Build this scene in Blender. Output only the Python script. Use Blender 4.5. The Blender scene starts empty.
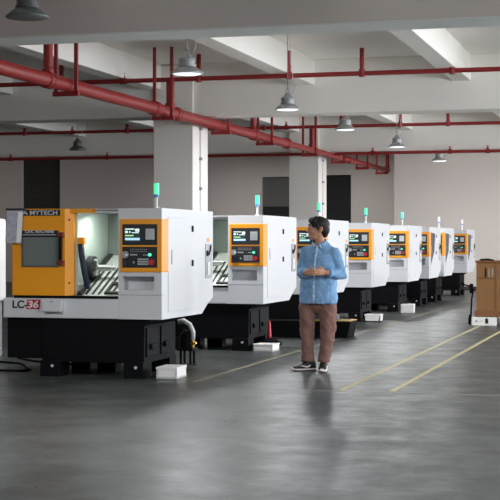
import bpy, bmesh, math, random
from mathutils import Vector, Matrix
random.seed(7)
PI = math.pi
COL = bpy.context.scene.collection

# ------------------------------------------------------------------ materials
def mat(name, col, rough=0.5, metal=0.0, spec=0.5, emit=None, es=1.0, noise=0.0, nscale=6.0, bump=0.0, bscale=40.0, coat=0.0):
    m = bpy.data.materials.new(name); m.use_nodes = True
    nt = m.node_tree; b = nt.nodes['Principled BSDF']
    b.inputs['Base Color'].default_value = (*col, 1)
    b.inputs['Roughness'].default_value = rough
    b.inputs['Metallic'].default_value = metal
    b.inputs['Specular IOR Level'].default_value = spec
    b.inputs['Coat Weight'].default_value = coat
    if emit:
        b.inputs['Emission Color'].default_value = (*emit, 1)
        b.inputs['Emission Strength'].default_value = es
    if noise or bump:
        tc = nt.nodes.new('ShaderNodeTexCoord')
    if noise:
        n = nt.nodes.new('ShaderNodeTexNoise'); n.inputs['Scale'].default_value = nscale
        n.inputs['Detail'].default_value = 5
        nt.links.new(tc.outputs['Object'], n.inputs['Vector'])
        r = nt.nodes.new('ShaderNodeMix'); r.data_type = 'RGBA'
        r.inputs[6].default_value = (*[c * (1 - noise) for c in col], 1)
        r.inputs[7].default_value = (*[min(1, c * (1 + noise)) for c in col], 1)
        nt.links.new(n.outputs['Fac'], r.inputs[0])
        nt.links.new(r.outputs[2], b.inputs['Base Color'])
    if bump:
        n2 = nt.nodes.new('ShaderNodeTexNoise'); n2.inputs['Scale'].default_value = bscale
        n2.inputs['Detail'].default_value = 3
        nt.links.new(tc.outputs['Object'], n2.inputs['Vector'])
        bp = nt.nodes.new('ShaderNodeBump'); bp.inputs['Strength'].default_value = bump
        bp.inputs['Distance'].default_value = 0.02
        nt.links.new(n2.outputs['Fac'], bp.inputs['Height'])
        nt.links.new(bp.outputs['Normal'], b.inputs['Normal'])
    return m

M = {}
M['wall'] = mat('wall_paint', (0.74, 0.665, 0.62), 0.85, spec=0.2, noise=0.05, nscale=0.6)
M['ceiling'] = mat('ceiling_paint', (0.88, 0.85, 0.795), 0.85, spec=0.2, noise=0.04, nscale=0.5)
M['column'] = mat('column_paint', (0.82, 0.77, 0.725), 0.8, spec=0.2, noise=0.04, nscale=1.2)
M['white'] = mat('white_powder_coat', (0.665, 0.67, 0.69), 0.38, spec=0.45, noise=0.02, nscale=3)
M['offwhite'] = mat('white_plastic', (0.80, 0.79, 0.78), 0.5)
M['orange'] = mat('orange_powder_coat', (0.95, 0.36, 0.010), 0.4, noise=0.04, nscale=4)
M['black'] = mat('black_powder_coat', (0.0045, 0.0045, 0.0055), 0.65, spec=0.10, noise=0.2, nscale=5)
M['blackplastic'] = mat('black_plastic', (0.007, 0.007, 0.008), 0.65, spec=0.10)
M['panelblack'] = mat('panel_black', (0.016, 0.016, 0.02), 0.35)
M['darkgrey'] = mat('dark_grey', (0.10, 0.10, 0.105), 0.5)
M['grey'] = mat('grey_metal', (0.34, 0.34, 0.35), 0.45, 0.3)
M['seam'] = mat('seam_grey', (0.33, 0.33, 0.36), 0.6)
M['lightgrey'] = mat('light_grey', (0.55, 0.56, 0.58), 0.5)
M['key'] = mat('key_grey', (0.55, 0.56, 0.58), 0.5)
M['steel'] = mat('bright_steel', (0.78, 0.78, 0.77), 0.28, 0.9)
M['cover'] = mat('way_cover_steel', (0.80, 0.82, 0.78), 0.35, 0.35)
M['lining'] = mat('pale_green_lining', (0.56, 0.64, 0.58), 0.4, noise=0.03)
M['liningdark'] = mat('grey_green_lining', (0.16, 0.19, 0.17), 0.5)
M['navy'] = mat('navy_rubber', (0.012, 0.018, 0.05), 0.5)
M['chuck'] = mat('chuck_dark_steel', (0.035, 0.038, 0.038), 0.4, 0.2)
M['doorglass'] = mat('door_glass', (0.17, 0.20, 0.185), 0.12, spec=0.6, noise=0.1, nscale=3)
M['red'] = mat('red_button', (0.55, 0.02, 0.03), 0.4)
M['darkred'] = mat('dark_red_handle', (0.16, 0.018, 0.012), 0.4)
M['green'] = mat('green_button', (0.05, 0.55, 0.35), 0.4, emit=(0.1, 0.9, 0.55), es=0.9)
M['crimson'] = mat('crimson_logo', (0.50, 0.015, 0.05), 0.5)
M['ink'] = mat('black_ink', (0.012, 0.012, 0.014), 0.6)
M['towergreen'] = mat('lit_green_beacon', (0.04, 0.55, 0.28), 0.3, emit=(0.10, 1.0, 0.42), es=0.75)
M['toweroff'] = mat('clear_beacon', (0.80, 0.84, 0.83), 0.3)
M['blue'] = mat('blue_collar', (0.08, 0.25, 0.55), 0.4)
M['screen'] = mat('screen_dark', (0.01, 0.016, 0.02), 0.15, emit=(0.03, 0.06, 0.07), es=0.6)
M['screenwhite'] = mat('screen_white', (0.5, 0.6, 0.6), 0.3, emit=(0.75, 0.95, 0.92), es=0.75)
M['screenblue'] = mat('screen_blue', (0.3, 0.5, 0.7), 0.3, emit=(0.45, 0.72, 1.0), es=0.8)
M['screengreen'] = mat('screen_green', (0.3, 0.6, 0.3), 0.3, emit=(0.45, 0.9, 0.25), es=0.7)
M['redpipe'] = mat('red_pipe_paint', (0.27, 0.019, 0.019), 0.42, spec=0.4, noise=0.10, nscale=5)
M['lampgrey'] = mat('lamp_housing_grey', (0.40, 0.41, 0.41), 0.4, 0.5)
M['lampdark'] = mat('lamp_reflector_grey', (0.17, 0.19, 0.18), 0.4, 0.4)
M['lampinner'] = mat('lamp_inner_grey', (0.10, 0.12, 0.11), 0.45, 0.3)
M['lampglow'] = mat('lamp_lit_lens', (0.9, 0.93, 0.95), 0.4, emit=(0.86, 0.95, 1.0), es=1.1)
M['worklight'] = mat('work_light_lens', (0.9, 0.95, 0.9), 0.4, emit=(0.93, 1.0, 0.92), es=2.2)
M['foam'] = mat('white_foam', (0.82, 0.80, 0.78), 0.8, spec=0.2, noise=0.04, nscale=20)
M['cardboard'] = mat('brown_cardboard', (0.25, 0.125, 0.052), 0.75, spec=0.2, noise=0.14, nscale=4)
M['cardboarddark'] = mat('dark_brown_cardboard', (0.20, 0.09, 0.04), 0.8, spec=0.2, noise=0.15, nscale=6)
M['packing'] = mat('pale_packing', (0.60, 0.55, 0.48), 0.8)
M['brass'] = mat('brass', (0.65, 0.40, 0.08), 0.35, 0.8)
M['hosewhite'] = mat('white_hose', (0.70, 0.70, 0.68), 0.45)
M['yellow'] = mat('yellow_paint', (0.40, 0.345, 0.17), 0.6, noise=0.25, nscale=9)
M['yellowworn'] = mat('worn_yellow_paint', (0.17, 0.147, 0.080), 0.55, noise=0.35, nscale=7)
M['lineworn'] = mat('worn_pale_paint', (0.20, 0.20, 0.17), 0.5, noise=0.3, nscale=7)
M['doordark'] = mat('dark_shutter', (0.045, 0.043, 0.038), 0.6, noise=0.1, nscale=2)
M['doorblack'] = mat('black_opening', (0.008, 0.008, 0.009), 0.7)
M['doorgrey'] = mat('grey_shutter', (0.13, 0.125, 0.12), 0.6, noise=0.1, nscale=2)
M['baseboard'] = mat('baseboard_dark', (0.045, 0.04, 0.04), 0.6)
M['plastic'] = mat('clear_sleeve', (0.50, 0.52, 0.58), 0.2, spec=0.6)
M['paper'] = mat('paper_white', (0.86, 0.82, 0.80), 0.7)
M['print'] = mat('brochure_print', (0.40, 0.40, 0.47), 0.6, noise=0.5, nscale=22)
M['glass'] = None
M['skin'] = mat('skin', (0.50, 0.25, 0.16), 0.5, spec=0.35, noise=0.08, nscale=25)
M['hair'] = mat('black_hair', (0.010, 0.008, 0.008), 0.5, spec=0.35, bump=0.5, bscale=90)
M['denim'] = mat('blue_denim', (0.20, 0.36, 0.58), 0.85, spec=0.15, noise=0.38, nscale=13, bump=0.6, bscale=14)
M['denimlight'] = mat('pale_denim', (0.36, 0.50, 0.68), 0.85, spec=0.15, noise=0.2, nscale=14)
M['trouser'] = mat('brown_twill', (0.23, 0.125, 0.108), 0.9, spec=0.1, noise=0.25, nscale=9, bump=0.6, bscale=11)
M['shoe'] = mat('black_shoe', (0.012, 0.011, 0.013), 0.6)
M['sole'] = mat('white_sole', (0.72, 0.66, 0.64), 0.6)
M['eye'] = mat('eye_white', (0.45, 0.40, 0.37), 0.4)
M['iris'] = mat('dark_iris', (0.02, 0.012, 0.01), 0.2)
M['lip'] = mat('lip', (0.28, 0.095, 0.08), 0.5)

def floor_material():
    m = bpy.data.materials.new('grey_epoxy_floor'); m.use_nodes = True
    nt = m.node_tree; b = nt.nodes['Principled BSDF']; L = nt.links.new
    tc = nt.nodes.new('ShaderNodeTexCoord')
    mp = nt.nodes.new('ShaderNodeMapping'); mp.inputs['Scale'].default_value = (0.8, 0.8, 0.8)
    L(tc.outputs['Object'], mp.inputs['Vector'])
    n1 = nt.nodes.new('ShaderNodeTexNoise'); n1.inputs['Scale'].default_value = 1.6; n1.inputs['Detail'].default_value = 10; n1.inputs['Roughness'].default_value = 0.72
    L(mp.outputs['Vector'], n1.inputs['Vector'])
    cr = nt.nodes.new('ShaderNodeValToRGB')
    cr.color_ramp.elements[0].position = 0.3; cr.color_ramp.elements[0].color = (0.024, 0.027, 0.0265, 1)
    cr.color_ramp.elements[1].position = 0.72; cr.color_ramp.elements[1].color = (0.078, 0.086, 0.084, 1)
    L(n1.outputs['Fac'], cr.inputs['Fac'])
    # scuffs: thin darker arcs
    n3 = nt.nodes.new('ShaderNodeTexNoise'); n3.inputs['Scale'].default_value = 2.3; n3.inputs['Detail'].default_value = 3
    n3.inputs['Distortion'].default_value = 1.2
    L(tc.outputs['Object'], n3.inputs['Vector'])
    sc = nt.nodes.new('ShaderNodeValToRGB'); e = sc.color_ramp.elements
    e[0].position = 0.492; e[0].color = (1, 1, 1, 1); e[1].position = 0.5; e[1].color = (0.72, 0.72, 0.72, 1)
    e2 = sc.color_ramp.elements.new(0.508); e2.color = (1, 1, 1, 1)
    L(n3.outputs['Fac'], sc.inputs['Fac'])
    mx = nt.nodes.new('ShaderNodeMix'); mx.data_type = 'RGBA'; mx.blend_type = 'MULTIPLY'; mx.inputs[0].default_value = 1
    L(cr.outputs['Color'], mx.inputs[6]); L(sc.outputs['Color'], mx.inputs[7])
    L(mx.outputs[2], b.inputs['Base Color'])
    n2 = nt.nodes.new('ShaderNodeTexNoise'); n2.inputs['Scale'].default_value = 2.2; n2.inputs['Detail'].default_value = 9; n2.inputs['Roughness'].default_value = 0.7
    L(tc.outputs['Object'], n2.inputs['Vector'])
    mr = nt.nodes.new('ShaderNodeMapRange'); mr.inputs[1].default_value = 0.3; mr.inputs[2].default_value = 0.7
    mr.inputs[3].default_value = 0.26; mr.inputs[4].default_value = 0.46
    L(n2.outputs['Fac'], mr.inputs[0]); L(mr.outputs[0], b.inputs['Roughness'])
    b.inputs['Specular IOR Level'].default_value = 0.14
    n4 = nt.nodes.new('ShaderNodeTexNoise'); n4.inputs['Scale'].default_value = 5; n4.inputs['Detail'].default_value = 4
    L(tc.outputs['Object'], n4.inputs['Vector'])
    bp = nt.nodes.new('ShaderNodeBump'); bp.inputs['Strength'].default_value = 0.035; bp.inputs['Distance'].default_value = 0.02
    L(n4.outputs['Fac'], bp.inputs['Height']); L(bp.outputs['Normal'], b.inputs['Normal'])
    return m
M['floor'] = floor_material()

def glass_material():
    m = bpy.data.materials.new('window_glass'); m.use_nodes = True
    nt = m.node_tree; nt.nodes.clear()
    o = nt.nodes.new('ShaderNodeOutputMaterial'); t = nt.nodes.new('ShaderNodeBsdfTransparent')
    g = nt.nodes.new('ShaderNodeBsdfGlossy'); g.inputs['Roughness'].default_value = 0.05
    x = nt.nodes.new('ShaderNodeMixShader'); x.inputs[0].default_value = 0.06
    nt.links.new(t.outputs[0], x.inputs[1]); nt.links.new(g.outputs[0], x.inputs[2]); nt.links.new(x.outputs[0], o.inputs[0])
    return m
M['glass'] = glass_material()

# ------------------------------------------------------------------ mesh helpers
class MB:
    """collects shapes; build() links them as one mesh object"""
    def __init__(s): s.bm = bmesh.new()
    def _bevel(s, verts, bev, seg=2):
        if bev > 0:
            vs = set(verts)
            ed = [e for e in s.bm.edges if e.verts[0] in vs and e.verts[1] in vs]
            bmesh.ops.bevel(s.bm, geom=ed, offset=bev, segments=seg, affect='EDGES', profile=0.6)
    def box(s, x0, x1, y0, y1, z0, z1, bev=0.0, mtx=None, seg=2):
        m = Matrix.Translation(((x0+x1)/2, (y0+y1)/2, (z0+z1)/2)) @ Matrix.Diagonal((abs(x1-x0), abs(y1-y0), abs(z1-z0), 1))
        if mtx: m = mtx @ m
        r = bmesh.ops.create_cube(s.bm, size=1, matrix=m)
        s._bevel(r['verts'], bev, seg); return s
    def cyl(s, p0, p1, r, r2=None, n=16):
        p0, p1 = Vector(p0), Vector(p1); d = p1 - p0
        q = d.to_track_quat('Z', 'Y').to_matrix().to_4x4()
        m = Matrix.Translation((p0+p1)/2) @ q
        bmesh.ops.create_cone(s.bm, cap_ends=True, segments=n, radius1=r, radius2=r if r2 is None else r2, depth=d.length, matrix=m)
        return s
    def prism(s, pts, axis, a0, a1, bev=0.0):
        """polygon pts (2-D) extruded along axis from a0 to a1; axis x: pts=(y,z); y: (x,z); z: (x,y)"""
        def v(p, a):
            return {'x': (a, p[0], p[1]), 'y': (p[0], a, p[1]), 'z': (p[0], p[1], a)}[axis]
        lo = [s.bm.verts.new(v(p, a0)) for p in pts]; hi = [s.bm.verts.new(v(p, a1)) for p in pts]
        n = len(pts)
        s.bm.faces.new(lo[::-1]); s.bm.faces.new(hi)
        for i in range(n): s.bm.faces.new((lo[i], lo[(i+1) % n], hi[(i+1) % n], hi[i]))
        s._bevel(lo+hi, bev); return s
    def lathe(s, prof, c, axis='z', n=32):
        rings = []
        for r, h in prof:
            ring = []
            for k in range(n):
                a = 2*PI*k/n
                p = {'z': (r*math.cos(a), r*math.sin(a), h), 'x': (h, r*math.cos(a), r*math.sin(a)), 'y': (r*math.cos(a), h, r*math.sin(a))}[axis]
                ring.append(s.bm.verts.new((c[0]+p[0], c[1]+p[1], c[2]+p[2])))
            rings.append(ring)
        for a, b in zip(rings, rings[1:]):
            for k in range(n): s.bm.faces.new((a[k], a[(k+1) % n], b[(k+1) % n], b[k]))
        s.bm.faces.new(rings[0][::-1]); s.bm.faces.new(rings[-1]); return s
    def loft(s, rings, n=20, cap=True):
        """rings: (centre, vecA, vecB) ellipses"""
        R = []
        for c, a, b in rings:
            c, a, b = Vector(c), Vector(a), Vector(b)
            R.append([s.bm.verts.new(c + a*math.cos(2*PI*k/n) + b*math.sin(2*PI*k/n)) for k in range(n)])
        for p, q in zip(R, R[1:]):
            for k in range(n): s.bm.faces.new((p[k], p[(k+1) % n], q[(k+1) % n], q[k]))
        if cap: s.bm.faces.new(R[0][::-1]); s.bm.faces.new(R[-1])
        return s
    def tube(s, pts, r, n=12, up=(0, 0, 1)):
        """pts: points, r: radius, list of radii, or list of (ra, rb)"""
        P = [Vector(p) for p in pts]
        rr = r if isinstance(r, (list, tuple)) else [r]*len(P)
        rings = []; prev = None
        for i, p in enumerate(P):
            t = (P[min(i+1, len(P)-1)] - P[max(i-1, 0)]).normalized()
            if prev is None:
                u = Vector(up)
                if abs(u.dot(t)) > 0.95: u = Vector((1, 0, 0)) if abs(t.x) < 0.9 else Vector((0, 1, 0))
            else: u = prev
            a = (u - t*u.dot(t)).normalized(); prev = a
            b = t.cross(a)
            ri = rr[i]; ra, rb = ri if isinstance(ri, (list, tuple)) else (ri, ri)
            rings.append((p, a*ra, b*rb))
        return s.loft(rings, n)
    def ball(s, c, rx, ry=None, rz=None, mtx=None, u=20, v=12):
        ry = rx if ry is None else ry; rz = rx if rz is None else rz
        m = Matrix.Translation(c) @ (mtx or Matrix.Identity(4)) @ Matrix.Diagonal((rx, ry, rz, 1))
        bmesh.ops.create_uvsphere(s.bm, u_segments=u, v_segments=v, radius=1, matrix=m); return s
    def text(s, txt, size, mtx, depth=0.002, shear=0.0, width=None):
        cu = bpy.data.curves.new('t', 'FONT'); cu.body = txt; cu.size = size; cu.extrude = depth; cu.shear = shear
        cu.align_x = 'LEFT'; cu.offset = size*0.028
        o = bpy.data.objects.new('t', cu); COL.objects.link(o)
        dg = bpy.context.evaluated_depsgraph_get(); me = bpy.data.meshes.new_from_object(o.evaluated_get(dg))
        w = max(v.co.x for v in me.vertices) - min(v.co.x for v in me.vertices)
        k = 1 if width is None else width/w
        me.transform(mtx @ Matrix.Diagonal((k, 1, 1, 1)))
        s.bm.from_mesh(me); bpy.data.meshes.remove(me); bpy.data.objects.remove(o); bpy.data.curves.remove(cu); return s
    def mesh(s, name):
        bmesh.ops.recalc_face_normals(s.bm, faces=s.bm.faces)
        me = bpy.data.meshes.new(name); s.bm.to_mesh(me); s.bm.free(); return me
    def build(s, name, material, parent=None, smooth=False, label=None, remesh=None, smooth_iter=0, disp=0.0):
        me = s.mesh(name)
        if remesh:
            o = bpy.data.objects.new('tmp', me); COL.objects.link(o)
            md = o.modifiers.new('r', 'REMESH'); md.mode = 'VOXEL'; md.voxel_size = remesh
            if smooth_iter:
                sm = o.modifiers.new('s', 'SMOOTH'); sm.iterations = smooth_iter; sm.factor = 0.5
            if disp:
                tx = bpy.data.textures.new('folds', 'CLOUDS'); tx.noise_scale = 0.085; tx.noise_depth = 2
                d = o.modifiers.new('d', 'DISPLACE'); d.texture = tx; d.strength = disp; d.mid_level = 0.5
            dg = bpy.context.evaluated_depsgraph_get(); m2 = bpy.data.meshes.new_from_object(o.evaluated_get(dg))
            bpy.data.objects.remove(o); bpy.data.meshes.remove(me); me = m2; me.name = name; smooth = True
        me.materials.clear(); me.materials.append(material)
        if smooth:
            for p in me.polygons: p.use_smooth = True
            if smooth == 'auto' and not remesh:
                me.set_sharp_from_angle(angle=math.radians(38))
        o = bpy.data.objects.new(name, me); COL.objects.link(o)
        if parent: o.parent = parent
        if label: o['label'] = label
        return o

def tag(o, label, cat, group=None, kind=None):
    o['label'] = label; o['category'] = cat
    if group: o['group'] = group
    if kind: o['kind'] = kind
    return o
def thing(name, label, cat, loc=(0, 0, 0), rz=0.0, group=None):
    o = bpy.data.objects.new(name, None); o.empty_display_size = 0.2; COL.objects.link(o)
    o.location = loc; o.rotation_euler = (0, 0, rz)
    return tag(o, label, cat, group)
def struct(name, mb, material, smooth=False, parent=None):
    o = mb.build(name, material, parent, smooth); o['kind'] = 'structure'; return o
def copy_tree(root, loc, label, group=None, skip=()):
    r = root.copy(); COL.objects.link(r); r.location = loc; r['label'] = label
    if group: r['group'] = group
    def rec(src, dst):
        for ch in list(src.children):
            if ch.name.split('.')[0] in skip: continue
            c = ch.copy(); COL.objects.link(c); c.parent = dst; rec(ch, c)
    rec(root, r); return r

# ------------------------------------------------------------------ room
XL, XR, YF, YB, ZC = -24.5, 7.0, -7.0, 49.0, 5.0
struct('floor', MB().box(XL-.2, XR+.2, YF-.2, YB+.2, -.2, 0), M['floor'])
struct('ceiling', MB().box(XL-.2, XR+.2, YF-.2, YB+.2, ZC, ZC+.2), M['ceiling'])
struct('wall_left', MB().box(XL-.2, XL, YF, YB, 0, ZC), M['wall'])
struct('wall_rear', MB().box(XL, XR, YF-.2, YF, 0, ZC), M['wall'])
# far wall with three tall dark openings
w = MB()
spans = [(XL, -22.56), (-21.06, -13.42), (-12.15, -11.35), (-10.24, -7.88)]
for a, b in spans: w.box(a, b, YB, YB+.25, 0, ZC)
for a, b, z in ((-22.56, -21.06, 4.7), (-13.42, -12.15, 3.75), (-11.35, -10.24, 3.79)): w.box(a, b, YB, YB+.25, z, ZC)
struct('wall_back', w, M['wall'])
d = struct('door_1', MB().box(-22.56, -21.06, YB+.14, YB+.22, 0, 4.7), M['doordark'])
m_ = MB()
for k in range(23): m_.box(-22.54, -21.08, YB+.125, YB+.14, .05+.2*k, .23+.2*k, .01)
struct('door_panel', m_, M['doordark'], parent=d)
d = struct('door_2', MB().box(-13.42, -12.15, YB+.14, YB+.22, 2.72, 3.75), M['doorgrey'])
struct('door_opening', MB().box(-13.42, -12.15, YB+.14, YB+.22, 0, 2.72), M['doorblack'], parent=d)
struct('door_3', MB().box(-11.35, -10.24, YB+.14, YB+.22, 0, 3.79), M['doorblack'])
# nearer stretch of far wall on the right
struct('wall_end', MB().box(-7.88, XR, 44.2, 44.4, 0, ZC).box(-7.88, -7.68, 44.4, YB+.25, 0, ZC), M['wall'])
struct('baseboard_end', MB().box(-7.88, XR, 44.17, 44.2, 0, .12), M['baseboard'])
struct('baseboard_back', MB().box(-21.06, -13.42, YB-.03, YB, 0, .12), M['baseboard'])
# right wall with daylight windows
WIN = [(-5.5, -1.5), (4.5, 9.5), (12.5, 17.5), (19.0, 25.5), (29.0, 35.5), (37.0, 43.5)]
w = MB(); yprev = YF
for a, b in WIN:
    w.box(XR, XR+.25, yprev, a, 0, ZC); w.box(XR, XR+.25, a, b, 0, 1.0); w.box(XR, XR+.25, a, b, 4.3, ZC); yprev = b
w.box(XR, XR+.25, yprev, YB, 0, ZC)
struct('wall_right', w, M['wall'])
for i, (a, b) in enumerate(WIN):
    f = MB(); n = 4
    f.box(XR+.08, XR+.16, a, b, 1.0, 1.07).box(XR+.08, XR+.16, a, b, 4.23, 4.3)
    for k in range(n+1):
        y = a + (b-a)*k/n
        f.box(XR+.08, XR+.16, max(a, y-.035), min(b, y+.035), 1.07, 4.23)
    wf = struct('window_%d' % (i+1), f, M['lightgrey'])
    struct('window_pane', MB().box(XR+.115, XR+.125, a, b, 1.03, 4.27), M['glass'], parent=wf)

# beams
M['soffitbounce'] = mat('soffit_bounce_panel', (0.80, 0.83, 0.80), 0.7, spec=0.2)  # underside strip of the first beam; pale green tint paints in floor bounce
def beam(n, y0, y1, z0):
    return struct('trim_%d' % n, MB().box(XL, XR, y0, y1, z0, ZC, .015), M['wall'] if n == 1 else M['ceiling'])  # first beam takes the darker wall colour to imitate its dimmer light
b1 = beam(1, 16.27, 16.94, 3.965)
struct('soffit_bounce_panel', MB().box(XL, XR, 16.28, 16.93, 3.95, 3.968, .003), M['soffitbounce'], parent=b1)
beam(2, 27.4, 28.07, 3.955)
beam(3, 38.95, 39.62, 3.955)
sec = (-19.2, -16.1, -13.0, -9.75, -6.62, -3.6, -0.6, 2.5, 5.5)
n = 4
for y0, y1 in ((YF, 16.27), (16.94, 27.4), (28.07, 38.95), (39.62, 44.2)):
    for x in sec:
        z0 = 4.5
        struct('trim_%d' % n, MB().box(x-.17, x+.17, y0, y1, z0, ZC, .012), M['ceiling']); n += 1
# columns (square concrete, painted)
def column(x0, x1, y0, y1):
    global n
    c = struct('trim_%d' % n, MB().box(x0, x1, y0, y1, 0, 4.98, .02), M['column']); n += 1
    m = MB(); ym = (y0+y1)/2
    m.box(x1, x1+.035, ym-.07, ym+.07, 0, 3.9, .008)
    struct('conduit', m, M['offwhite'], parent=c)
    m = MB()
    for z in (1.9, 2.5, 3.1, 3.7): m.box(x1, x1+.06, ym-.10, ym-.04, z, z+.06, .008)
    struct('conduit_clip', m, M['grey'], parent=c)
    return c
column(-9.735, -8.905, 27.33, 28.33)
column(-9.87, -9.03, 38.86, 39.86)
column(-20.6, -19.76, 27.33, 28.35)

# painted lines on the floor
fl = bpy.data.objects['floor']
def line(x0, y0, x1, y1, wd, m):
    d = (Vector((x1, y1)) - Vector((x0, y0))).normalized(); nn = Vector((-d.y, d.x))*wd/2
    p = [(x0+nn.x, y0+nn.y), (x0-nn.x, y0-nn.y), (x1-nn.x, y1-nn.y), (x1+nn.x, y1+nn.y)]
    struct('painted_line', MB().prism(p, 'z', -0.001, 0.002), m, parent=fl)
line(-3.0, 13.85, -3.03, 38, .055, M['yellow'])
line(-2.5, 13.9, -2.5, 38, .055, M['yellow'])
line(-3.25, 13.80, 1.0, 13.80, .05, M['lineworn'])
line(-4.655, 14.3, -4.58, 42, .055, M['yellowworn'])

# ------------------------------------------------------------------ red fire pipes
ZP, XP = 3.845, -8.68
pipe = thing('fire_pipe', 'thick red fire main running diagonally under the beams along the machine row', 'pipe', (XP, 8, ZP))
def lp(x, y, z): return (x-XP, y-8, z-ZP)
MB().cyl(lp(XP, 8, ZP), lp(XP, 34.05, ZP), .105, n=24).build('pipe_run', M['redpipe'], pipe, 'auto')
MB().cyl(lp(XP, 34.05, ZP), lp(XP, 34.3, ZP), .105, .078, n=24).cyl(lp(XP, 34.3, ZP), lp(XP, 47.5, ZP), .078, n=24).build('narrow_pipe_run', M['redpipe'], pipe, 'auto')
for y, r in ((12.2, .13), (16.6, .13), (19.75, .13), (24.45, .13), (25.62, .13), (31.0, .13), (33.95, .13), (36.9, .10), (41.2, .10), (44.0, .10)):
    MB().lathe([(r*.85, -.11), (r, -.09), (r, -.03), (r*.9, -.02), (r*.9, .02), (r, .03), (r, .09), (r*.85, .11)], lp(XP, y, ZP), 'y', 24).build('coupling', M['redpipe'], pipe, 'auto')
for y, ztop, r in ((19.76, 4.95, .07), (25.3, 4.405, .075), (30.95, 4.55, .06), (36.6, 4.405, .07), (47.42, 4.55, .06)):
    MB().cyl(lp(XP, y, ZP), lp(XP, y, ztop), r, n=18).lathe([(r*1.25, 0), (r*1.25, .07), (r, .09)], lp(XP, y, ZP+.09), 'z', 18).build('riser', M['redpipe'], pipe, 'auto')
for y in (20.43, 24.9, 28.5, 31.95, 36.3, 39.8, 43.2, 46.4):
    r = .12 if y < 34 else .11
    h = MB()
    for sx in (-1, 1): h.box(*[lp(XP+sx*.165-.025, 0, 0)[0], lp(XP+sx*.165+.025, 0, 0)[0]], y-8-.025, y-8+.025, -.16, 4.995-ZP)
    h.box(-.21, .21, y-8-.03, y-8+.03, -.175, -.105)
    h.build('pipe_hanger', M['redpipe'], pipe)

def branch(x0, x1, y, z, r, hang, heads, label, gap=None):
    t = thing('sprinkler_pipe', label, 'pipe', (0, y, z), group=None)
    q = MB()
    if gap: q.cyl((x0, 0, 0), (gap[0], 0, 0), r, n=16).cyl((gap[1], 0, 0), (x1, 0, 0), r, n=16)
    else: q.cyl((x0, 0, 0), (x1, 0, 0), r, n=16)
    q.build('pipe_run', M['redpipe'], t, 'auto')
    for x in hang:
        MB().cyl((x, 0, -r*.3), (x, 0, 4.90-z), .042, n=12).cyl((x, 0, -r-.02), (x, 0, r+.03), r*1.35, n=12).build('riser', M['redpipe'], t, 'auto')
    for x in heads:
        MB().cyl((x, 0, 0), (x, 0, r+.06), .03, n=10).cyl((x-.06, 0, 0), (x+.06, 0, 0), r*1.35, n=12).lathe([(.016, 0), (.016, .03), (.035, .032), (.035, .045)], (x, 0, r+.06), 'z', 10).build('sprinkler_head', M['redpipe'], t, 'auto')
    return t
branch(-22, 2, 25.3, 4.45, .042, (-16.38, -10.84, -8.13, -6.43, -5.09, -3.49, -1.16), (-9.6, -13.18, -18.41), 'red sprinkler pipe crossing in front of the middle concrete beam, nearest of three')
branch(-23, 2, 36.6, 4.45, .042, (-16.77, -13.78, -11.61, -9.96, -7.91, -6.37, -5.15, -2.93), (-15.37, -12.49, -9.37), 'second red sprinkler pipe seen just below the middle concrete beam')
branch(-23, 2, 38.75, 3.88, .042, (), (-18.2, -15.2, -12.3, -7.5, -5.4, -4.4), 'thin red sprinkler pipe along the lower edge of the farthest beam', (-8.80, -8.56))

# ------------------------------------------------------------------ high-bay lamps
def lamp(x, y, lit, label, zr=3.70):
    t = thing('pendant_lamp', label, 'lamp', (x, y, zr), group='high-bay factory lamps')
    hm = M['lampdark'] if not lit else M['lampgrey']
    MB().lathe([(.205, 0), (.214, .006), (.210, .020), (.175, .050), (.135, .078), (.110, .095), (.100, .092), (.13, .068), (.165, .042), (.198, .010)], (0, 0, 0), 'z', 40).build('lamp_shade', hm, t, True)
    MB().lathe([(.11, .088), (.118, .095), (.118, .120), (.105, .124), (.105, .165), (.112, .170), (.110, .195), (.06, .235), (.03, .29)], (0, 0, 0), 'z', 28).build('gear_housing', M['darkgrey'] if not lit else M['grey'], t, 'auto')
    if lit:
        MB().lathe([(.0001, -.016), (.10, -.013), (.17, -.004), (.20, .006), (.0001, .012)], (0, 0, 0), 'z', 40).build('lens', M['lampglow'], t, True)
    else:
        MB().lathe([(.0001, .078), (.118, .080), (.118, .086), (.0001, .086)], (0, 0, 0), 'z', 32).build('reflector', M['lampinner'], t, True)
    m = MB(); pts = []
    for k in range(13):
        a = 2*PI*k/12; pts.append((.028*math.cos(a), 0, .315+.03*math.sin(a)))
    m.tube(pts, .006, 6, up=(0, 1, 0))
    pts = [(.0, .026*math.cos(2*PI*k/12), .365+.032*math.sin(2*PI*k/12)) for k in range(13)]
    m.tube(pts, .006, 6, up=(1, 0, 0)); m.build('hook', M['grey'], t, True)
    MB().cyl((0, 0, .39), (0, 0, 5.0-zr), .006, n=8).build('suspension_rod', M['grey'], t, True)
    MB().tube([(.07, 0, .25), (.13, .0, .36), (.09, 0, .55), (.05, 0, .8), (.02, 0, 5.0-zr)], .005, 6).build('cable', M['lightgrey'], t, True)
    return t
lamp(-5.98, 13.11, False, 'dark unlit high-bay lamp at the upper left corner, nearest of all', 3.65)
lamp(-5.93, 17.95, True, 'lit high-bay lamp hanging in front of the nearer column', 3.64)
lamp(-6.0, 23.53, True, 'lit high-bay lamp hanging on its own before the middle beam', 3.67)
lamp(-6.05, 28.4, True, 'lit high-bay lamp tucked under the middle beam, just past the small column')
lamp(-5.96, 33.79, True, 'lit high-bay lamp with chain and wire, second from the far end')
lamp(-5.86, 39.9, True, 'smallest lit high-bay lamp, farthest away under the last beam')
lamp(-13.63, 32.8, False, 'dark unlit high-bay lamp on the left above the first machine')

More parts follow.
